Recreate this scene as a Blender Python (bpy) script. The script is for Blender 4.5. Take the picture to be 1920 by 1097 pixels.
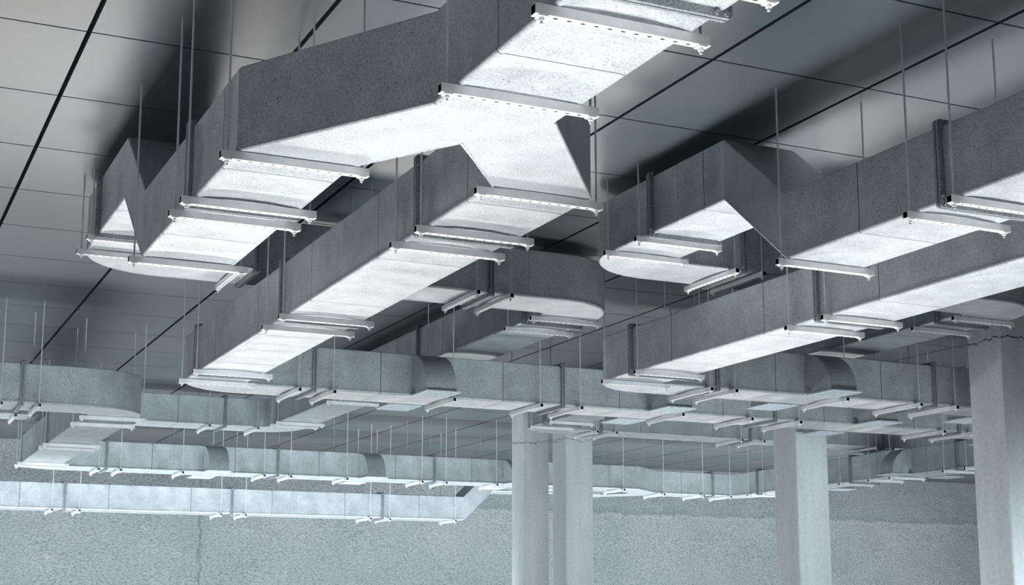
import bpy, bmesh, math, random
from mathutils import Vector, Matrix
R = random.Random(7)
scene = bpy.context.scene
C = scene.collection
for o in list(bpy.data.objects):
    bpy.data.objects.remove(o)

# ------------------------------------------------------------------ camera
EYE = 1.6                                   # camera height over the floor
cam = bpy.data.cameras.new('camera')
cam.sensor_width = 36.0
cam.lens = 50.9664
cam.shift_y = 0.06488
cam.clip_end = 200
co = bpy.data.objects.new('camera', cam)
C.objects.link(co)
co.location = (0, 0, EYE)
co.rotation_euler = (math.pi / 2 + 0.170817, 0, -0.438573)
scene.camera = co

# ------------------------------------------------------------------ world, lamps, exposure
w = bpy.data.worlds.new('world')
scene.world = w
w.use_nodes = True
w.node_tree.nodes['Background'].inputs[0].default_value = (0.42, 0.70, 0.98, 1)
w.node_tree.nodes['Background'].inputs[1].default_value = 0.20


def area(name, loc, target, sx, sy, power, col, spread=180):
    l = bpy.data.lights.new(name, 'AREA')
    l.shape = 'RECTANGLE'
    l.size, l.size_y = sx, sy
    l.energy = power
    l.color = col
    l.spread = math.radians(spread)
    o = bpy.data.objects.new(name, l)
    C.objects.link(o)
    o.location = loc
    d = Vector(target) - Vector(loc)
    o.rotation_euler = d.to_track_quat('-Z', 'Y').to_euler()
    return o


# unseen fill strips added below the ducts to brighten their undersides
for nm, lx, ly, w_, l_, p_ in (('trunk', 2.65, 2.9, 1.2, 7.4, 98), ('left_leg', 2.0, 9.0, 0.9, 5.2, 44), ('right_leg', 3.39, 10.6, 0.9, 7.6, 41),
                               ('arched_duct', 5.8, 6.9, 0.9, 6.6, 62), ('lower_duct', 7.18, 7.3, 0.9, 8.8, 72)):
    area('fill_strip_' + nm, (lx, ly, 0.15), (lx, ly - 0.1, 5), w_, l_, p_, (1.0, 0.985, 0.965), 50)
area('fill_right', (9.3, 9.5, 0.15), (9.3, 9.4, 5), 3, 11, 90, (0.96, 0.98, 1.0), 150)  # unseen fill added for the right pillar and right ceiling
area('fill_viewer_side', (8.5, 1.0, 0.15), (8.5, 1.6, 5), 6, 4, 80, (0.98, 0.98, 1.0), 150)  # unseen fill added to brighten the ceiling between the right ducts
area('fill_left_side', (-8.0, 10.0, 1.5), (4.0, 11.0, 3.6), 22, 2.0, 190, (1.0, 0.98, 0.96), 150)  # unseen fill added for the left faces of the ducts
# low row of flood lamps at the far end, grazing the undersides towards the viewer
area('flood_row_far', (6.0, 20.0, 0.4), (5.0, 6.0, 4.2), 20, 0.8, 290, (1.0, 0.975, 0.945), 120)
# unseen fill lamps added to brighten the rear wall and the far ducts
area('fill_rear_wall', (10.5, 23.0, 0.2), (10.5, 30.7, 2.4), 36, 1.5, 2550, (0.87, 0.96, 1.0), 180)
area('fill_far_ducts', (8.0, 17.0, 0.3), (8.0, 30.7, 2.6), 30, 3, 250, (0.90, 0.97, 1.0), 180)
area('fill_middle', (8.0, 9.0, 0.2), (8.0, 24.0, 3.0), 24, 2, 600, (0.84, 0.95, 1.0), 90)  # unseen fill added for the front faces of middle and far ducts
area('fill_rear_ceiling', (12.0, 24.5, 0.15), (12.0, 24.4, 5.0), 30, 8, 760, (0.97, 0.98, 1.0), 120)  # unseen fill added to lift the far ceiling
scene.view_settings.view_transform = 'Standard'
scene.view_settings.look = 'None'
scene.view_settings.gamma = 1
scene.view_settings.use_curve_mapping = False
scene.view_settings.exposure = 0.0


# ------------------------------------------------------------------ materials
def mat(name):
    m = bpy.data.materials.new(name)
    m.use_nodes = True
    nt = m.node_tree
    return m, nt, nt.nodes['Principled BSDF']


def nd(nt, t, **kw):
    n = nt.nodes.new(t)
    for k, v in kw.items():
        if k in n.inputs:
            n.inputs[k].default_value = v
        else:
            setattr(n, k, v)
    return n


def ramp(nt, stops):
    r = nt.nodes.new('ShaderNodeValToRGB')
    e = r.color_ramp.elements
    e[0].position, e[0].color = stops[0][0], (*stops[0][1], 1)
    e[1].position, e[1].color = stops[-1][0], (*stops[-1][1], 1)
    for p, c in stops[1:-1]:
        x = e.new(p)
        x.color = (*c, 1)
    return r


def mul(nt, a, b, fac=1.0):
    m = nt.nodes.new('ShaderNodeMix')
    m.data_type = 'RGBA'
    m.blend_type = 'MULTIPLY'
    m.inputs[0].default_value = fac
    nt.links.new(a, m.inputs[6])
    nt.links.new(b, m.inputs[7])
    return m.outputs[2]


def galvanised(name, base, speck=0.35, rough=0.45, metal=0.35, pits=0.8):
    m, nt, b = mat(name)
    tc = nd(nt, 'ShaderNodeTexCoord')
    big = nd(nt, 'ShaderNodeTexNoise', Scale=5.0, Detail=5.0, Roughness=0.6)
    mid = nd(nt, 'ShaderNodeTexNoise', Scale=90.0, Detail=4.0, Roughness=0.75)
    pit = nd(nt, 'ShaderNodeTexNoise', Scale=70.0, Detail=2.0, Roughness=0.5)
    for n in (big, mid, pit):
        nt.links.new(tc.outputs['Object'], n.inputs['Vector'])
    r1 = ramp(nt, [(0.3, tuple(c * 0.82 for c in base)), (0.7, tuple(min(1, c * 1.1) for c in base))])
    r2 = ramp(nt, [(0.37, (1 - speck,) * 3), (0.60, (1, 1, 1))])
    r3 = ramp(nt, [(0.28, (0.25, 0.27, 0.30)), (0.345, (1, 1, 1))])
    nt.links.new(big.outputs[0], r1.inputs[0])
    nt.links.new(mid.outputs[0], r2.inputs[0])
    nt.links.new(pit.outputs[0], r3.inputs[0])
    c = mul(nt, r1.outputs[0], r2.outputs[0])
    c = mul(nt, c, r3.outputs[0], pits)
    nt.links.new(c, b.inputs['Base Color'])
    b.inputs['Metallic'].default_value = metal
    b.inputs['Roughness'].default_value = rough
    bp = nd(nt, 'ShaderNodeBump', Strength=0.12, Distance=0.004)
    nt.links.new(mid.outputs[0], bp.inputs['Height'])
    nt.links.new(bp.outputs[0], b.inputs['Normal'])
    return m


M = {}
M['duct'] = galvanised('galvanised_sheet', (0.57, 0.625, 0.655), 0.40, 0.42, 0.25, 0.85)
M['duct_flange'] = galvanised('flange_steel', (0.36, 0.40, 0.43), 0.5, 0.5, 0.3, 0.8)
M['bar'] = galvanised('zinc_channel', (0.88, 0.90, 0.92), 0.03, 0.35, 0.0, 0.0)
M['rod'] = galvanised('zinc_rod', (0.72, 0.75, 0.78), 0.05, 0.4, 0.1, 0.0)


def plain(name, col, rough=0.8):
    m, nt, b = mat(name)
    tc = nd(nt, 'ShaderNodeTexCoord')
    n = nd(nt, 'ShaderNodeTexNoise', Scale=30.0)
    nt.links.new(tc.outputs['Object'], n.inputs['Vector'])
    r = ramp(nt, [(0.3, tuple(c * 0.8 for c in col)), (0.7, tuple(c * 1.15 for c in col))])
    nt.links.new(n.outputs[0], r.inputs[0])
    nt.links.new(r.outputs[0], b.inputs['Base Color'])
    b.inputs['Roughness'].default_value = rough
    return m


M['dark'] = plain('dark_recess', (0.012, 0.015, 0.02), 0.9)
M['groove_shade_crack'] = plain('groove_shade_and_crack', (0.05, 0.06, 0.07), 0.8)  # dark colour painted in for shade in the major seam grooves; also pillar cracks
M['grille'] = plain('grille_metal', (0.62, 0.68, 0.72), 0.5)


def ceiling_mat():
    m, nt, b = mat('ceiling_panel')
    tc = nd(nt, 'ShaderNodeTexCoord')
    n1 = nd(nt, 'ShaderNodeTexNoise', Scale=0.55, Detail=4.0)
    n2 = nd(nt, 'ShaderNodeTexNoise', Scale=9.0, Detail=6.0, Roughness=0.7)
    for n in (n1, n2):
        nt.links.new(tc.outputs['Object'], n.inputs['Vector'])
    r1 = ramp(nt, [(0.35, (0.070, 0.098, 0.115)), (0.65, (0.125, 0.128, 0.138))])
    r2 = ramp(nt, [(0.3, (0.9, 0.9, 0.9)), (0.7, (1.05, 1.05, 1.05))])
    nt.links.new(n1.outputs[0], r1.inputs[0])
    nt.links.new(n2.outputs[0], r2.inputs[0])
    nt.links.new(mul(nt, r1.outputs[0], r2.outputs[0]), b.inputs['Base Color'])
    b.inputs['Roughness'].default_value = 0.34
    b.inputs['Specular IOR Level'].default_value = 0.85
    bp = nd(nt, 'ShaderNodeBump', Strength=0.06, Distance=0.01)
    nt.links.new(n2.outputs[0], bp.inputs['Height'])
    nt.links.new(bp.outputs[0], b.inputs['Normal'])
    return m


M['ceiling'] = ceiling_mat()


def wall_mat():
    m, nt, b = mat('rough_render')
    tc = nd(nt, 'ShaderNodeTexCoord')
    mp = nd(nt, 'ShaderNodeMapping')
    mp.inputs['Scale'].default_value = (1, 1, 2.2)
    mp.inputs['Rotation'].default_value = (0, 0.35, 0)
    nt.links.new(tc.outputs['Object'], mp.inputs['Vector'])
    fine = nd(nt, 'ShaderNodeTexNoise', Scale=17.0, Detail=8.0, Roughness=0.75)
    big = nd(nt, 'ShaderNodeTexNoise', Scale=0.6, Detail=5.0)
    vor = nd(nt, 'ShaderNodeTexVoronoi', Scale=14.0)
    for n in (fine, vor):
        nt.links.new(mp.outputs[0], n.inputs['Vector'])
    nt.links.new(tc.outputs['Object'], big.inputs['Vector'])
    r1 = ramp(nt, [(0.36, (0.26, 0.30, 0.32)), (0.5, (0.56, 0.60, 0.62)), (0.64, (0.78, 0.81, 0.82))])
    r2 = ramp(nt, [(0.3, (0.82, 0.84, 0.85)), (0.7, (1, 1, 1))])
    nt.links.new(fine.outputs[0], r1.inputs[0])
    nt.links.new(big.outputs[0], r2.inputs[0])
    c = mul(nt, r1.outputs[0], r2.outputs[0])
    # darker band above a ragged edge near the top of the wall
    sep = nd(nt, 'ShaderNodeSeparateXYZ')
    nt.links.new(tc.outputs['Object'], sep.inputs[0])
    nz = nd(nt, 'ShaderNodeTexNoise', Scale=1.3, Detail=6.0, Roughness=0.6)
    nt.links.new(tc.outputs['Object'], nz.inputs['Vector'])
    a = nd(nt, 'ShaderNodeMath', operation='MULTIPLY_ADD')
    a.inputs[1].default_value = 0.34
    nt.links.new(nz.outputs[0], a.inputs[0])
    nt.links.new(sep.outputs[2], a.inputs[2])
    r3 = ramp(nt, [(0.0, (1, 1, 1)), (0.465, (1, 1, 1)), (0.50, (1.12, 1.1, 1.1)), (0.53, (0.72, 0.75, 0.77)), (0.60, (0.83, 0.85, 0.86)), (1.0, (0.80, 0.80, 0.80))])
    mr = nd(nt, 'ShaderNodeMapRange')
    mr.inputs[1].default_value = 3.0
    mr.inputs[2].default_value = 5.0
    nt.links.new(a.outputs[0], mr.inputs[0])
    nt.links.new(mr.outputs[0], r3.inputs[0])
    c = mul(nt, c, r3.outputs[0])
    # a vertical hairline crack
    nx = nd(nt, 'ShaderNodeTexNoise', Scale=3.0, Detail=5.0)
    nt.links.new(tc.outputs['Object'], nx.inputs['Vector'])
    ax = nd(nt, 'ShaderNodeMath', operation='MULTIPLY_ADD')
    ax.inputs[1].default_value = 0.35
    nt.links.new(nx.outputs[0], ax.inputs[0])
    nt.links.new(sep.outputs[0], ax.inputs[2])
    sb = nd(nt, 'ShaderNodeMath', operation='SUBTRACT')
    sb.inputs[1].default_value = 7.12 + 0.17
    nt.links.new(ax.outputs[0], sb.inputs[0])
    ab = nd(nt, 'ShaderNodeMath', operation='ABSOLUTE')
    nt.links.new(sb.outputs[0], ab.inputs[0])
    r4 = ramp(nt, [(0.0, (0.62, 0.66, 0.68)), (0.06, (1, 1, 1))])
    nt.links.new(ab.outputs[0], r4.inputs[0])
    c = mul(nt, c, r4.outputs[0])
    nt.links.new(c, b.inputs['Base Color'])
    b.inputs['Roughness'].default_value = 0.95
    bp = nd(nt, 'ShaderNodeBump', Strength=0.9, Distance=0.06)
    nt.links.new(fine.outputs[0], bp.inputs['Height'])
    nt.links.new(bp.outputs[0], b.inputs['Normal'])
    return m


M['wall'] = wall_mat()


def concrete_mat():
    m, nt, b = mat('cast_concrete')
    tc = nd(nt, 'ShaderNodeTexCoord')
    mp = nd(nt, 'ShaderNodeMapping')
    mp.inputs['Scale'].default_value = (2.2, 2.2, 0.5)
    nt.links.new(tc.outputs['Object'], mp.inputs['Vector'])
    streak = nd(nt, 'ShaderNodeTexNoise', Scale=1.6, Detail=5.0)
    nt.links.new(mp.outputs[0], streak.inputs['Vector'])
    fine = nd(nt, 'ShaderNodeTexNoise', Scale=22.0, Detail=8.0, Roughness=0.7)
    nt.links.new(tc.outputs['Object'], fine.inputs['Vector'])
    r1 = ramp(nt, [(0.3, (0.60, 0.64, 0.66)), (0.7, (0.78, 0.82, 0.84))])
    r2 = ramp(nt, [(0.3, (0.80, 0.81, 0.82)), (0.65, (1, 1, 1))])
    nt.links.new(streak.outputs[0], r1.inputs[0])
    nt.links.new(fine.outputs[0], r2.inputs[0])
    nt.links.new(mul(nt, r1.outputs[0], r2.outputs[0]), b.inputs['Base Color'])
    b.inputs['Roughness'].default_value = 0.9
    bp = nd(nt, 'ShaderNodeBump', Strength=0.25, Distance=0.01)
    nt.links.new(fine.outputs[0], bp.inputs['Height'])
    nt.links.new(bp.outputs[0], b.inputs['Normal'])
    return m


M['concrete'] = concrete_mat()
M['floor'] = plain('screed_floor', (0.16, 0.18, 0.20), 0.9)


# ------------------------------------------------------------------ object helpers
def mesh_obj(name, bm, mats, parent=None, loc=(0, 0, 0), smooth=False):
    me = bpy.data.meshes.new(name)
    bmesh.ops.recalc_face_normals(bm, faces=bm.faces)
    if smooth:
        for f in bm.faces:
            f.smooth = True
    bm.to_mesh(me)
    bm.free()
    for m in (mats if isinstance(mats, (list, tuple)) else [mats]):
        me.materials.append(M[m])
    o = bpy.data.objects.new(name, me)
    C.objects.link(o)
    o.location = loc
    if parent:
        o.parent = parent
    if smooth:
        md = o.modifiers.new('normals', 'WEIGHTED_NORMAL')
        md.weight = 100
    return o


def thing(name, label, cat, loc, group=None):
    o = bpy.data.objects.new(name, None)
    o.empty_display_size = 0.2
    C.objects.link(o)
    o.location = loc
    o['label'] = label
    o['category'] = cat
    if group:
        o['group'] = group
    return o


def box(bm, x0, x1, y0, y1, z0, z1, mi=0):
    v = [bm.verts.new((x, y, z)) for z in (z0, z1) for y in (y0, y1) for x in (x0, x1)]
    fs = []
    for q in ((0, 2, 3, 1), (4, 5, 7, 6), (0, 1, 5, 4), (2, 6, 7, 3), (0, 4, 6, 2), (1, 3, 7, 5)):
        f = bm.faces.new([v[i] for i in q])
        f.material_index = mi
        fs.append(f)
    return v


def cyl(bm, p0, p1, r, seg=10, mi=0):
    p0, p1 = Vector(p0), Vector(p1)
    d = (p1 - p0)
    q = d.to_track_quat('Z', 'Y').to_matrix()
    a, b = [], []
    for i in range(seg):
        t = 2 * math.pi * i / seg
        o = q @ Vector((math.cos(t) * r, math.sin(t) * r, 0))
        a.append(bm.verts.new(p0 + o))
        b.append(bm.verts.new(p1 + o))
    for i in range(seg):
        j = (i + 1) % seg
        bm.faces.new((a[i], a[j], b[j], b[i])).material_index = mi
    bm.faces.new(a[::-1]).material_index = mi
    bm.faces.new(b).material_index = mi


def structure(o):
    o['kind'] = 'structure'
    return o


# ------------------------------------------------------------------ the setting
CEIL = 3.39 + EYE
X0, X1, Y0, Y1 = -9.0, 30.0, -4.0, 30.7
bm = bmesh.new()
box(bm, X0, X1, Y0, Y1 + 0.3, -0.2, 0)
structure(mesh_obj('floor', bm, 'floor'))

bm = bmesh.new()
PX, PY = 1.2028, 1.2035
gx, gy = 0.030, 0.016
box(bm, X0, X1, Y0, Y1 + 0.3, CEIL + 0.06, CEIL + 0.25, 1)
i0, i1 = int((X0 + 0.01) / PX) - 1, int(X1 / PX) + 1
for i in range(i0, i1 + 1):
    for j in range(-8, 28):
        xa, xb = -0.0085 + i * PX + gx / 2, -0.0085 + (i + 1) * PX - gx / 2
        ya, yb = 6.073 + (j - 5) * PY + gy / 2, 6.073 + (j - 4) * PY - gy / 2
        if xb < X0 or xa > X1 or yb < Y0 or ya > Y1:
            continue
        xa, xb, ya, yb = max(xa, X0), min(xb, X1), max(ya, Y0), min(yb, Y1)
        box(bm, xa, xb, ya, yb, CEIL, CEIL + 0.07, 0)
structure(mesh_obj('ceiling', bm, ['ceiling', 'dark']))

bm = bmesh.new()
nx, nz = 300, 60
vs = []
from mathutils import noise
for k in range(nz + 1):
    row = []
    for i in range(nx + 1):
        x = X0 + (X1 - X0) * i / nx
        z = (CEIL + 0.02) * k / nz
        d = 0.03 * noise.fractal(Vector((x * 1.6, 0.3, z * 2.2)), 0.8, 2.0, 5)
        row.append(bm.verts.new((x, Y1 - max(-0.05, d), z)))
    vs.append(row)
for k in range(nz):
    for i in range(nx):
        bm.faces.new((vs[k][i], vs[k][i + 1], vs[k + 1][i + 1], vs[k + 1][i]))
bk = [bm.verts.new(p) for p in ((X0, Y1 + 0.3, 0), (X1, Y1 + 0.3, 0), (X1, Y1 + 0.3, CEIL), (X0, Y1 + 0.3, CEIL))]
bm.faces.new(bk[::-1])
structure(mesh_obj('wall_back', bm, 'wall'))
bm = bmesh.new()
box(bm, X1, X1 + 0.3, Y0, Y1, 0, CEIL)
structure(mesh_obj('wall_right', bm, 'wall'))
bm = bmesh.new()
box(bm, X0, X1, Y0 - 0.3, Y0, 0, CEIL)
structure(mesh_obj('light_block_front', bm, 'wall'))  # unseen wall added behind the camera to block world light


def pillar(name_label, x, y, s, crack):
    bm = bmesh.new()
    box(bm, 0, s, 0, s, 0, CEIL)
    bmesh.ops.bevel(bm, geom=[e for e in bm.edges if abs(e.verts[0].co.z - e.verts[1].co.z) > 1],
                    offset=0.008, segments=2, affect='EDGES')
    o = mesh_obj('concrete_pillar', bm, 'concrete', None, (x, y, 0))
    o['label'] = name_label
    o['category'] = 'pillar'
    o['group'] = 'square concrete pillars'
    if crack:
        r = random.Random(int(x * 100 + y))
        bm = bmesh.new()
        pts = []
        z = crack
        n = 34
        for i in range(n + 1):
            t = i / n * 2
            z += r.uniform(-0.024, 0.024) + (crack - z) * 0.2
            px_, py_ = (-0.002, s - t * s) if t < 1 else ((t - 1) * s, -0.002)
            pts.append((px_, py_, z, 0.002 + 0.005 * r.random()))
        for a, b in zip(pts, pts[1:]):
            v = [bm.verts.new((a[0], a[1], a[2] - a[3])), bm.verts.new((b[0], b[1], b[2] - b[3])),
                 bm.verts.new((b[0], b[1], b[2] + b[3])), bm.verts.new((a[0], a[1], a[2] + a[3]))]
            bm.faces.new(v)
        mesh_obj('crack', bm, 'groove_shade_crack', o)
    return o


pillar('widest square concrete pillar at the right edge, cracked near its top', 11.17, 11.55, 0.5, 2.885 + EYE)
pillar('lone square concrete pillar between the close pair and the right edge', 11.33, 15.45, 0.5, None)
pillar('right one of the close pair of square concrete pillars', 10.99, 21.32, 0.5, 2.80 + EYE)
pillar('left one of the close pair of square concrete pillars', 10.80, 22.55, 0.484, 2.87 + EYE)

# ------------------------------------------------------------------ ducts
DW, DH, RC = 0.60, 0.445, 0.012       # width, height, corner radius
LOW, HIGH, LOWER = 2.235 + EYE, 2.81 + EYE, 1.665 + EYE


def ring(w=DW, h=DH, r=RC, bul=0.0, lip=True):
    """closed outline (u across, v up from the duct's underside); bul pillows the four sheets"""
    pts = []
    cs = [(-w / 2 + r, r, 180), (w / 2 - r, r, 270), (w / 2 - r, h - r, 0), (-w / 2 + r, h - r, 90)]
    nrm = [(0, -1), (1, 0), (0, 1), (-1, 0)]
    for k, (cx, cy, a0) in enumerate(cs):
        # the two lower corners are folded seams: a rounded lip standing a few millimetres proud
        L = 0.0045 if lip and k < 2 else 0.0
        if k == 0:
            pts.append((-w / 2, r + 0.014))
            pts.append((-w / 2 - L, r + 0.009))
        if k == 1:
            pts.append((w / 2 - r - 0.014, 0))
            pts.append((w / 2 - r - 0.009, -L * 0.7))
        for s in range(4):
            a = math.radians(a0 + 30 * s)
            pts.append((cx + math.cos(a) * (r + L), cy + math.sin(a) * (r + L * 0.85)))
        if k == 0:
            pts.append((-w / 2 + r + 0.009, -L * 0.7))
            pts.append((-w / 2 + r + 0.014, 0))
        if k == 1:
            pts.append((w / 2 + L, r + 0.009))
            pts.append((w / 2, r + 0.014))
        p = pts[-1]
        a = math.radians(cs[(k + 1) % 4][2])
        q = (cs[(k + 1) % 4][0] + math.cos(a) * r, cs[(k + 1) % 4][1] + math.sin(a) * r)
        if k == 0:
            q = (w / 2 - r - 0.014, 0)
        if k == 3:
            q = (-w / 2, r + 0.014)
        for s in (0.06, 0.3, 0.5, 0.7, 0.94):
            f = bul * (1 - abs(2 * s - 1) ** 3)
            pts.append((p[0] + (q[0] - p[0]) * s + nrm[k][0] * f, p[1] + (q[1] - p[1]) * s + nrm[k][1] * f))
    return pts


def loft(bm, frames, mats=None, cap=False):
    """frames: list of (origin Vector, lateral Vector, ring points)"""
    rows = []
    for o, u, rg in frames:
        rows.append([bm.verts.new(o + u * a + Vector((0, 0, b))) for a, b in rg])
    n = len(rows[0])
    for k in range(len(rows) - 1):
        for i in range(n):
            j = (i + 1) % n
            f = bm.faces.new((rows[k][i], rows[k][j], rows[k + 1][j], rows[k + 1][i]))
            if mats:
                f.material_index = mats[k]
    if cap:
        bm.faces.new(rows[0][::-1])
        bm.faces.new(rows[-1])


def section(parent, base, ax, fixed, z, a, b, majors, minors):
    """straight duct length from a to b along axis ax"""
    if b < a:
        a, b = b, a
    u = Vector((1, 0, 0)) if ax == 'y' else Vector((0, -1, 0))
    P = (lambda t: Vector((fixed, t, z)) - base) if ax == 'y' else (lambda t: Vector((t, fixed, z)) - base)
    frames, mats = [], []
    cuts = sorted([(t, 1) for t in majors if a + 0.03 < t < b - 0.03] + [(t, 0) for t in minors if a + 0.03 < t < b - 0.03])
    pos = a
    flat, inset = ring(), ring(DW - 0.010, DH - 0.010, RC)
    inset = [(p[0], p[1] + 0.005) for p in inset]
    frames.append((P(a), u, flat))

    def pan(p0, p1, k):
        L = p1 - p0
        if L > 0.12:
            amp = (-0.017, -0.010)[k % 2] * min(1, L / 0.33)
            for s in (0.1, 0.25, 0.42, 0.58, 0.75, 0.9):
                frames.append((P(p0 + L * s), u, ring(bul=amp * math.sin(math.pi * s))))
                mats.append(0)
        frames.append((P(p1), u, flat))
        mats.append(0)
    for k, (t, big) in enumerate(cuts):
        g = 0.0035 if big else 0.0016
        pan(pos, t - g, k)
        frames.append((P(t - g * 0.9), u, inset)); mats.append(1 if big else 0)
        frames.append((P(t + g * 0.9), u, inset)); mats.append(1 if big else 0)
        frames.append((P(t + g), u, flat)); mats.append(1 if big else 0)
        pos = t + g
    pan(pos, b, len(cuts))
    bm = bmesh.new()
    loft(bm, frames, mats)
    return mesh_obj('duct_section', bm, ['duct', 'groove_shade_crack'], parent, smooth=True)


def flange(parent, base, ax, fixed, z, t):
    """bolted angle frame at the joint of two duct lengths, a bolt pair at each corner"""
    bm = bmesh.new()
    W, H, e = DW / 2, DH, 0.034
    T = 0.021
    fr = []
    for s in (-T, T):
        for k in (0, 1):
            pass

    def P(a, u, v):
        return (Vector((fixed + u, a, z + v)) if ax == 'y' else Vector((a, fixed - u, z + v))) - base
    outer = ring(DW + 2 * e, DH + 2 * e, 0.02, lip=False)
    outer = [(p[0], p[1] - e) for p in outer]
    inner = ring(DW - 0.01, DH - 0.01, RC)
    inner = [(p[0], p[1] + 0.005) for p in inner]
    mid = ring(DW + 2 * e - 0.03, DH + 2 * e - 0.03, 0.02, lip=False)
    mid = [(p[0], p[1] - e + 0.015) for p in mid]
    rows = []
    for a, rg in ((t - T, inner), (t - T, outer), (t - 0.004, outer), (t - 0.003, mid), (t + 0.003, mid), (t + 0.004, outer), (t + T, outer), (t + T, inner)):
        rows.append([bm.verts.new(P(a, *p)) for p in rg])
    n = len(rows[0])
    for k in range(len(rows) - 1):
        for i in range(n):
            j = (i + 1) % n
            bm.faces.new((rows[k][i], rows[k][j], rows[k + 1][j], rows[k + 1][i]))
    for su in (-1, 1):
        for v in (-e / 2 - 0.002, H + e / 2 + 0.002):
            for du in (0.012, 0.055):
                u_ = su * (W + e / 2 - du)
                cyl(bm, P(t - T - 0.010, u_, v), P(t + T + 0.010, u_, v), 0.011, 6)
        for v in (0.03, H - 0.03):
            u_ = su * (W + e / 2 + 0.002)
            cyl(bm, P(t - T - 0.010, u_, v), P(t + T + 0.010, u_, v), 0.011, 6)
    return mesh_obj('flange', bm, 'duct_flange', parent)


def elbow(parent, base, cx, cy, z, a0, a1, rc=0.4):
    bm = bmesh.new()
    frames = []
    n = 20
    for k in range(n + 1):
        a = math.radians(a0 + (a1 - a0) * k / n)
        u = Vector((math.cos(a), math.sin(a), 0))
        frames.append((Vector((cx, cy, z)) + u * rc - base, u, ring()))
    loft(bm, frames)
    return mesh_obj('duct_elbow', bm, 'duct', parent, smooth=True)


def offset(parent, base, ax, fixed, a, b, z0, z1):
    bm = bmesh.new()
    u = Vector((1, 0, 0)) if ax == 'y' else Vector((0, -1, 0))
    P = (lambda t, z: Vector((fixed, t, z)) - base) if ax == 'y' else (lambda t, z: Vector((t, fixed, z)) - base)
    s = 0.012
    dz = (z1 - z0) / (b - a)
    fr = [(P(a, z0), u, ring()), (P(a + s, z0 + dz * s), u, ring()), (P(b - s, z1 - dz * s), u, ring()), (P(b, z1), u, ring())]
    loft(bm, fr)
    return mesh_obj('duct_offset', bm, 'duct', parent, smooth=True)


def outlet(parent, base, ax, fixed, z, t, side):
    """curved side outlet turning down to a square grille. side +-1: which side of the duct along +lateral world axis"""
    W = 0.33
    ri, ro = 0.10, 0.43
    bm = bmesh.new()

    def P(a, d, v):     # a along the duct, d out from the duct's side, v height over the duct's underside
        if ax == 'x':
            return Vector((t + a, fixed + side * (DW / 2 + d), z + v)) - base
        return Vector((fixed + side * (DW / 2 + d), t + a, z + v)) - base
    n = 14
    o_, i_ = [], []
    for k in range(n + 1):
        a = math.pi / 2 * k / n
        o_.append((math.sin(a) * ro, math.cos(a) * ro))
        i_.append((math.sin(a) * ri, math.cos(a) * ri))
    rows = []
    for (od, ov), (idd, iv) in zip(o_, i_):
        rows.append([bm.verts.new(P(-W / 2, od, ov)), bm.verts.new(P(W / 2, od, ov)), bm.verts.new(P(W / 2, idd, iv)), bm.verts.new(P(-W / 2, idd, iv))])
    for k in range(n):
        for i in range(4):
            j = (i + 1) % 4
            bm.faces.new((rows[k][i], rows[k][j], rows[k + 1][j], rows[k + 1][i]))
    bm.faces.new(rows[0])
    bm.faces.new(rows[-1][::-1])
    sp = mesh_obj('side_outlet', bm, 'duct', parent)
    bm = bmesh.new()
    # grille: a square frame plate with fine bars
    d0, d1, a0 = 0.045, 0.485, W / 2 + 0.03

    def pl(aa, ab, da, db, z0, z1):
        q = [P(aa, da, z0), P(ab, da, z0), P(ab, db, z0), P(aa, db, z0), P(aa, da, z1), P(ab, da, z1), P(ab, db, z1), P(aa, db, z1)]
        v = [bm.verts.new(p) for p in q]
        for f in ((0, 1, 2, 3), (4, 7, 6, 5), (0, 4, 5, 1), (1, 5, 6, 2), (2, 6, 7, 3), (3, 7, 4, 0)):
            bm.faces.new([v[i] for i in f])
    f = 0.03
    pl(-a0, a0, d0, d0 + f, -0.014, 0.0)
    pl(-a0, a0, d1 - f, d1, -0.014, 0.0)
    pl(-a0, -a0 + f, d0 + f, d1 - f, -0.014, 0.0)
    pl(a0 - f, a0, d0 + f, d1 - f, -0.014, 0.0)
    pl(-a0 + f, a0 - f, d0 + f, d1 - f, -0.004, -0.001)
    k = d0 + f + 0.018
    while k < d1 - f - 0.01:
        pl(-a0 + f, a0 - f, k, k + 0.006, -0.011, -0.004)
        k += 0.024
    mesh_obj('grille', bm, 'grille', sp)
    return sp


def seams(fl, a, b):
    """panel joints: a fine joint every 0.35 m, a dark one 0.73 m either side of each flange"""
    maj, mnr = [], []
    for f in fl:
        for s in (-1, 1):
            maj.append(f + s * 0.73)
            mnr += [f + s * 0.38, f + s * 1.085, f + s * 1.43]
    out = []
    for t in sorted(mnr):
        if not out or t - out[-1] > 0.2:
            out.append(t)
    return maj, out


def run(root, base, ax, fixed, z, a, b, flanges, outlets=(), sides=(-1, 1)):
    lo, hi = min(a, b), max(a, b)
    ff = sorted(f for f in flanges if lo < f < hi)
    allf = ff if ff else [lo]
    maj, mnr = seams(allf, lo, hi)
    cuts = [lo] + ff + [hi]
    for p, q in zip(cuts, cuts[1:]):
        section(root, base, ax, fixed, z, p, q, maj, mnr)
    for f in ff:
        flange(root, base, ax, fixed, z, f)
    for t in outlets:
        for s in sides:
            outlet(root, base, ax, fixed, z, t, s)


# ------------------------------------------------------------------ hangers
_proto = {}
ORD = ['first', 'second', 'third', 'fourth', 'fifth', 'sixth', 'seventh', 'eighth', 'ninth', 'tenth', 'eleventh', 'twelfth', 'thirteenth', 'fourteenth']


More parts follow.
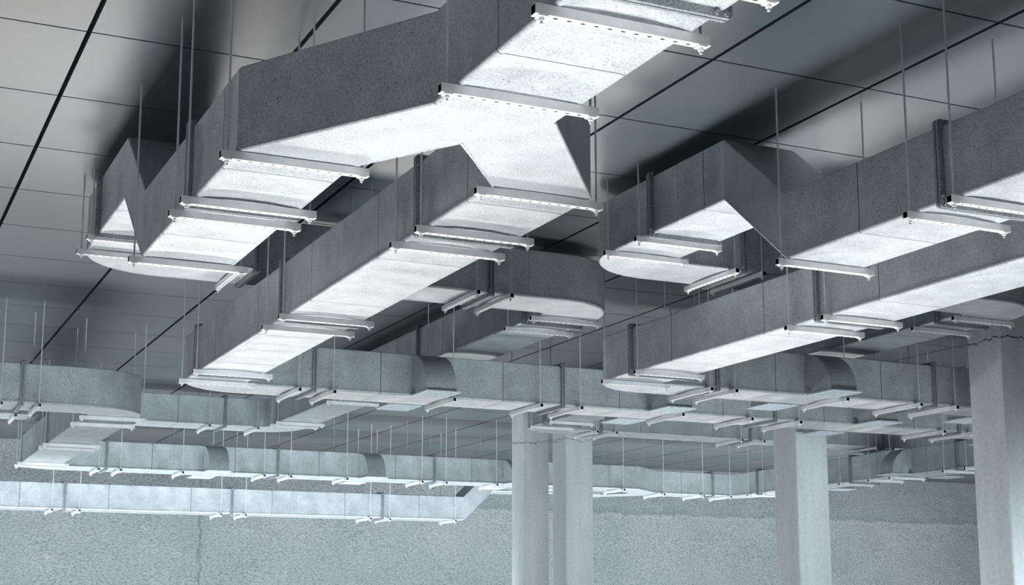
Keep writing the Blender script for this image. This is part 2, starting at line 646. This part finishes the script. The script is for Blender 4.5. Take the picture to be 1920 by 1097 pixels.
def hanger(level, sp, x, y, ax, label, group):
    """trapeze: a slotted channel bar under the duct on two threaded rods from the ceiling. ax: direction of the bar"""
    key = (level, sp)
    zt = level - 0.0048
    if key not in _proto:
        L = sp / 2 + 0.035
        s = 0.0415
        bm = bmesh.new()
        z1, z0, wl = 0.0, -s, 0.003
        # hollow channel, ends open
        o = [(-s / 2, z0), (s / 2, z0), (s / 2, z1), (-s / 2, z1)]
        i_ = [(-s / 2 + wl, z0 + wl), (s / 2 - wl, z0 + wl), (s / 2 - wl, z1 - wl), (-s / 2 + wl, z1 - wl)]
        A, B = [], []
        for xx in (-L, L):
            A.append([bm.verts.new((xx, p[0], p[1])) for p in o])
            B.append([bm.verts.new((xx, p[0], p[1])) for p in i_])
        for k in range(4):
            j = (k + 1) % 4
            bm.faces.new((A[0][k], A[0][j], A[1][j], A[1][k]))
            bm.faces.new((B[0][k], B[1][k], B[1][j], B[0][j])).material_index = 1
            for e in (0, 1):
                bm.faces.new((A[e][k], A[e][j], B[e][j], B[e][k]))
        n = 11
        for k in range(n):
            cx = -sp / 2 + sp * (k + 1) / (n + 1)
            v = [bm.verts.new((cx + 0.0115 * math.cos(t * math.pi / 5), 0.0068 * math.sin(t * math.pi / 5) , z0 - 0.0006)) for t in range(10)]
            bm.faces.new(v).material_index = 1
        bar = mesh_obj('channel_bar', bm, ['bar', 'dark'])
        bm = bmesh.new()
        cyl(bm, (0, 0, z0 - 0.032), (0, 0, CEIL + 0.01 - zt), 0.0062, 8)
        rod = mesh_obj('threaded_rod', bm, 'rod')
        bm = bmesh.new()
        box(bm, -0.020, 0.020, -0.020, 0.020, z0 - 0.006, z0 - 0.0008)
        cyl(bm, (0, 0, z0 - 0.019), (0, 0, z0 - 0.006), 0.0125, 6)
        nut = mesh_obj('nut', bm, 'bar')
        _proto[key] = [bar.data, rod.data, nut.data]
        for q in (bar, rod, nut):
            bpy.data.objects.remove(q)
    bd, rd, ndm = _proto[key]
    t = thing('duct_hanger', label, 'hanger', (x, y, zt), group)
    if ax == 'y':
        t.rotation_euler = (0, 0, math.pi / 2)
    for nm, d, ox in (('channel_bar', bd, 0), ('threaded_rod', rd, -sp / 2), ('threaded_rod', rd, sp / 2), ('nut', ndm, -sp / 2), ('nut', ndm, sp / 2)):
        q = bpy.data.objects.new(nm, d)
        C.objects.link(q)
        q.parent = t
        q.location = (ox, 0, 0)
    return t


def hangers(ax_run, fixed, level, ts, where, group, frm):
    """one hanger at each position along a run, named by its order from one end"""
    for k, t in enumerate(ts):
        lab = '%s channel hanger from %s, %s' % (ORD[k], frm, where)
        if ax_run == 'y':
            hanger(level, 0.70, fixed, t, 'x', lab, group)
        else:
            hanger(level, 0.74, t, fixed, 'y', lab, group)


def duct(label, base):
    return thing('air_duct', label, 'air duct', base)


def tee(label, pts, base, z):
    """flat trouser piece: one duct forking into two; pts = footprint"""
    t = thing('forked_duct', label, 'air duct', base)
    bm = bmesh.new()
    lo = [bm.verts.new((p[0] - base[0], p[1] - base[1], 0)) for p in pts]
    up = [bm.verts.new((p[0] - base[0], p[1] - base[1], DH)) for p in pts]
    n = len(pts)
    bm.faces.new(lo[::-1])
    bm.faces.new(up)
    for i in range(n):
        j = (i + 1) % n
        bm.faces.new((lo[i], lo[j], up[j], up[i]))
    ed = [e for e in bm.edges if abs(e.verts[0].co.z - e.verts[1].co.z) < 1e-5]
    bmesh.ops.bevel(bm, geom=ed, offset=0.010, segments=3, affect='EDGES', profile=0.5)
    cxy = Vector((sum(p[0] for p in pts) / n - base[0], sum(p[1] for p in pts) / n - base[1], 0))
    for i in range(n):
        p, q = pts[i], pts[(i + 1) % n]
        if abs(p[1] - q[1]) < 1e-3 or abs(p[0] - q[0]) < 1e-3:
            continue
        nrm_ = Vector((q[1] - p[1], -(q[0] - p[0]), 0)).normalized() * 0.004
        for k_ in (Vector((0, 0, 0.0075)),):
            cyl(bm, Vector((p[0] - base[0], p[1] - base[1], 0)) - nrm_ + k_, Vector((q[0] - base[0], q[1] - base[1], 0)) - nrm_ + k_, 0.011, 8)
    mesh_obj('fork_body', bm, 'duct', t)
    return t


# A. trunk and its fork above the camera
XA, XB, XT = 2.00, 3.39, 2.63
f = tee('big bright duct fork at top centre, trunk splitting into two slanting legs',
        [(2.33, 5.781), (2.93, 5.781), (3.69, 6.839), (3.09, 6.839), (2.655, 6.24), (2.30, 6.839), (1.70, 6.839)], (XT, 5.78, LOW), LOW)
base = Vector((XT, 5.78, LOW))
run(f, base, 'y', XT, LOW, 5.78, Y0 + 0.06, [4.37, 1.45, -1.47])

# left leg: low, up an offset, high, round an elbow and away to the right
base = Vector((XA, 6.84, LOW))
d = duct('left leg duct below the big fork, kinking up to the rounded left bend', base)
run(d, base, 'y', XA, LOW, 6.84, 9.24, [7.86])
offset(d, base, 'y', XA, 9.24, 9.96, LOW, HIGH)
run(d, base, 'y', XA, HIGH, 9.96, 11.56, [11.0])
elbow(d, base, 2.40, 11.56, HIGH, 180, 90)
base = Vector((2.4, 11.96, HIGH))
d = duct('dark raised duct crossing behind both legs, ending in a rounded bend', base)
run(d, base, 'x', 11.96, HIGH, 2.40, 6.01, [3.10, 5.26])
elbow(d, base, 6.01, 12.36, HIGH, -90, 0)
base = Vector((6.41, 12.36, HIGH))
d = duct('raised middle duct running away above the long crossing duct', base)
run(d, base, 'y', 6.41, HIGH, 12.36, 22.05, [12.72, 15.6, 18.57, 21.47])
elbow(d, base, 6.01, 22.05, HIGH, 0, 90)
base = Vector((6.01, 22.45, HIGH))
d = duct('raised duct at left rear, above and behind the ribbed lower left duct', base)
run(d, base, 'x', 22.45, HIGH, 6.01, X0, [5.46, 2.6, -0.3, -3.2, -6.1])

# right leg: low all the way, elbow, then the long crossing duct
base = Vector((XB, 6.84, LOW))
d = duct('right leg duct below the big fork, longest duct of bright panels', base)
run(d, base, 'y', XB, LOW, 6.84, 14.16, [7.90, 10.80, 13.72])
elbow(d, base, 3.79, 14.16, LOW, 180, 90)
base = Vector((3.79, 14.56, LOW))
d = duct('long middle crossing duct with curved outlets, in front of the close pair of pillars', base)
run(d, base, 'x', 14.56, LOW, 3.79, 16.5, [4.43, 7.31, 10.16, 13.0], (5.68, 8.57, 11.5, 14.35))

# C. second pair on the right: upper
XC, XD = 5.80, 7.18
base = Vector((XC, 4.2, LOW))
d = duct('upper right hand duct with an arch shaped kink, curving right near the ceiling', base)
run(d, base, 'y', XC, LOW, Y0 + 0.06, 7.53, [6.06, 3.14, 0.22, -2.7])
offset(d, base, 'y', XC, 7.53, 8.23, LOW, HIGH)
run(d, base, 'y', XC, HIGH, 8.23, 9.88, [9.22])
elbow(d, base, 6.20, 9.88, HIGH, 180, 90)
base = Vector((6.2, 10.28, HIGH))
d = duct('raised duct crossing behind the right hand arch to a rounded bend', base)
run(d, base, 'x', 10.28, HIGH, 6.20, 9.72, [6.84, 9.0])
elbow(d, base, 9.72, 10.68, HIGH, -90, 0)
base = Vector((10.12, 10.68, HIGH))
d = duct('raised duct running away left of the nearest pillar', base)
run(d, base, 'y', 10.12, HIGH, 10.68, 20.20, [10.98, 13.9, 16.8, 19.75])
elbow(d, base, 10.52, 20.20, HIGH, 180, 90)
base = Vector((10.52, 20.6, HIGH))
d = duct('raised duct behind the lone pillar, above the far duct with one outlet', base)
run(d, base, 'x', 20.60, HIGH, 10.52, 22.0, [11.1, 13.95, 16.75, 19.6])

# D. second pair on the right: lower
base = Vector((XD, 4.2, LOW))
d = duct('straight long duct below the arched right hand duct, bending right before the nearest pillar', base)
run(d, base, 'y', XD, LOW, Y0 + 0.06, 12.35, [6.1, 9.03, 11.95, 3.18, 0.26, -2.66])
elbow(d, base, 7.58, 12.35, LOW, 180, 90)
base = Vector((7.58, 12.75, LOW))
d = duct('crossing duct with curved outlets, passing in front of the lone pillar', base)
run(d, base, 'x', 12.75, LOW, 7.58, 15.5, [8.17, 11.02, 13.9], (9.45, 12.28))

# left loop: in from the left edge, elbow, away, elbow, long far crossing duct
base = Vector((2.54, 16.9, LOW))
d = duct('rounded duct bend entering at the left edge of the picture', base)
run(d, base, 'x', 16.9, LOW, X0, 2.54, [1.82, -1.1, -4.0, -6.9])
elbow(d, base, 2.54, 17.30, LOW, -90, 0)
base = Vector((2.94, 17.3, LOW))
d = duct('ribbed lower left duct running away from the rounded left edge bend', base)
run(d, base, 'y', 2.94, LOW, 17.30, 23.80, [17.70, 20.72, 23.58])
elbow(d, base, 3.34, 23.80, LOW, 180, 90)
base = Vector((3.34, 24.2, LOW))
d = duct('far crossing duct with several curved outlets, just above the lowest duct', base)
run(d, base, 'x', 24.20, LOW, 3.34, 13.90, [3.98, 6.82, 9.68, 12.5], (5.72, 8.45, 11.2))

# rear duct near the wall with its rise
base = Vector((10.92, 25.75, LOWER))
d = duct('lowest plain duct along the rear wall, rising slantwise at its right end', base)
run(d, base, 'x', 25.75, LOWER, X0, 10.92, [-7.9, -5.0, -2.2, 0.7, 3.58, 6.45, 9.28])
offset(d, base, 'x', 25.75, 10.92, 11.52, LOWER, LOW)
run(d, base, 'x', 25.75, LOW, 11.52, 13.90, [12.9])

# far fork joining both, elbow, and the duct coming back on the right
f = tee('small far duct fork right of the close pair of pillars',
        [(13.90, 23.90), (13.90, 24.50), (14.24, 24.84), (13.90, 25.45), (13.90, 26.05), (14.66, 25.16), (14.66, 24.56)], (14.66, 24.86, LOW), LOW)
base = Vector((16.74, 24.46, LOW))
d = duct('short far duct between the far fork and the lone pillar', base)
run(d, base, 'x', 24.86, LOW, 14.66, 16.34, [15.95])
elbow(d, base, 16.34, 24.46, LOW, 90, 0)
base = Vector((16.74, 24.46, LOW))
d = duct('far duct with one visible curved outlet, running between the two right hand pillars', base)
run(d, base, 'y', 16.74, LOW, 24.46, 11.0, [23.7, 20.82, 18.1, 15.2], (22.2, 19.35, 16.6))

# every duct hangs on trapeze hangers
hangers('y', XT, LOW, [5.52, 4.60, 4.14], 'under the trunk at top centre', 'hangers under the forking trunk duct', 'the big fork')
hangers('y', XA, LOW, [6.83, 7.72, 8.02, 9.23], 'under the bright left leg duct', 'hangers under the left leg duct', 'the big fork')
hangers('y', XA, HIGH, [11.04, 11.54], 'under the raised bend left of it', 'hangers under the raised left bend', 'the left leg kink')
hangers('x', 11.96, HIGH, [2.94, 5.09, 5.42], 'under the dark raised duct behind both legs', 'hangers under the dark crossing duct', 'the left')
hangers('y', 6.41, HIGH, [12.42, 13.02, 18.30, 18.84, 21.30, 21.62], 'under the raised middle duct running away', 'hangers under the raised duct in the middle', 'the viewer')
hangers('x', 22.45, HIGH, [5.96, 5.20, 2.85, 2.35], 'under the raised duct at left rear', 'hangers under the raised duct at the left rear', 'its right bend')
hangers('y', XB, LOW, [6.87, 7.75, 8.17, 10.62, 11.09, 13.50, 14.12], 'under the long right leg duct', 'hangers under the right leg duct', 'the big fork')
hangers('x', 14.56, LOW, [4.25, 4.62, 5.96, 7.0, 7.5, 8.82, 9.77, 10.47, 12.68, 13.14], 'under the long middle crossing duct', 'hangers under the long crossing duct', 'its left bend')
hangers('y', XC, LOW, [5.92, 6.28, 7.52], 'under the arched right hand duct', 'hangers under the arched right hand duct', 'the viewer')
hangers('y', XC, HIGH, [9.33, 9.82], 'under the raised bend behind it', 'hangers under the raised right bend', 'the right arch')
hangers('x', 10.28, HIGH, [6.71, 6.98], 'under the raised duct behind the right arch', 'hangers behind the arched duct', 'the left')
hangers('y', 10.12, HIGH, [10.68, 11.27, 19.45, 20.12], 'under the raised duct beside the nearest pillar', 'hangers under the raised duct by the nearest pillar', 'the viewer')
hangers('x', 20.60, HIGH, [10.98, 11.33, 13.73, 14.17, 16.56, 16.90], 'under the raised duct behind the lone pillar', 'hangers under the raised duct behind the pillars', 'the left')
hangers('y', XD, LOW, [8.88, 9.35, 11.76, 12.40], 'under the long lower right hand duct', 'hangers under the lower right hand duct', 'the viewer')
hangers('x', 12.75, LOW, [8.04, 8.34, 9.75, 10.75, 11.26], 'under the crossing duct left of the nearest pillar', 'hangers under the crossing duct by the nearest pillar', 'the left')
hangers('x', 16.9, LOW, [2.0, 1.6], 'under the rounded duct at left edge', 'hangers under the duct at the left edge', 'its bend')
hangers('y', 2.94, LOW, [17.36, 18.04, 20.52, 20.93, 23.36, 23.76], 'under the ribbed lower left duct', 'hangers under the ribbed left duct', 'the viewer')
hangers('x', 24.20, LOW, [3.85, 4.2, 5.2, 6.57, 7.03, 8.03, 9.42, 9.88, 10.87, 12.25, 13.50], 'under the far crossing duct with outlets', 'hangers under the far crossing duct', 'its left bend')
hangers('x', 25.75, LOWER, [10.72, 9.40, 9.02, 6.68, 6.24, 3.82, 3.37], 'under the lowest duct by the wall', 'hangers under the lowest rear duct', 'its slanting end')
hangers('x', 24.86, LOW, [14.77, 15.68, 16.32], 'under the short duct beyond it', 'hangers right of the far fork', 'the far fork')
hangers('y', 16.74, LOW, [23.94, 23.45, 21.06, 20.24, 19.68, 18.36, 17.85], 'under the returning duct between right pillars', 'hangers under the returning far duct', 'its far bend')
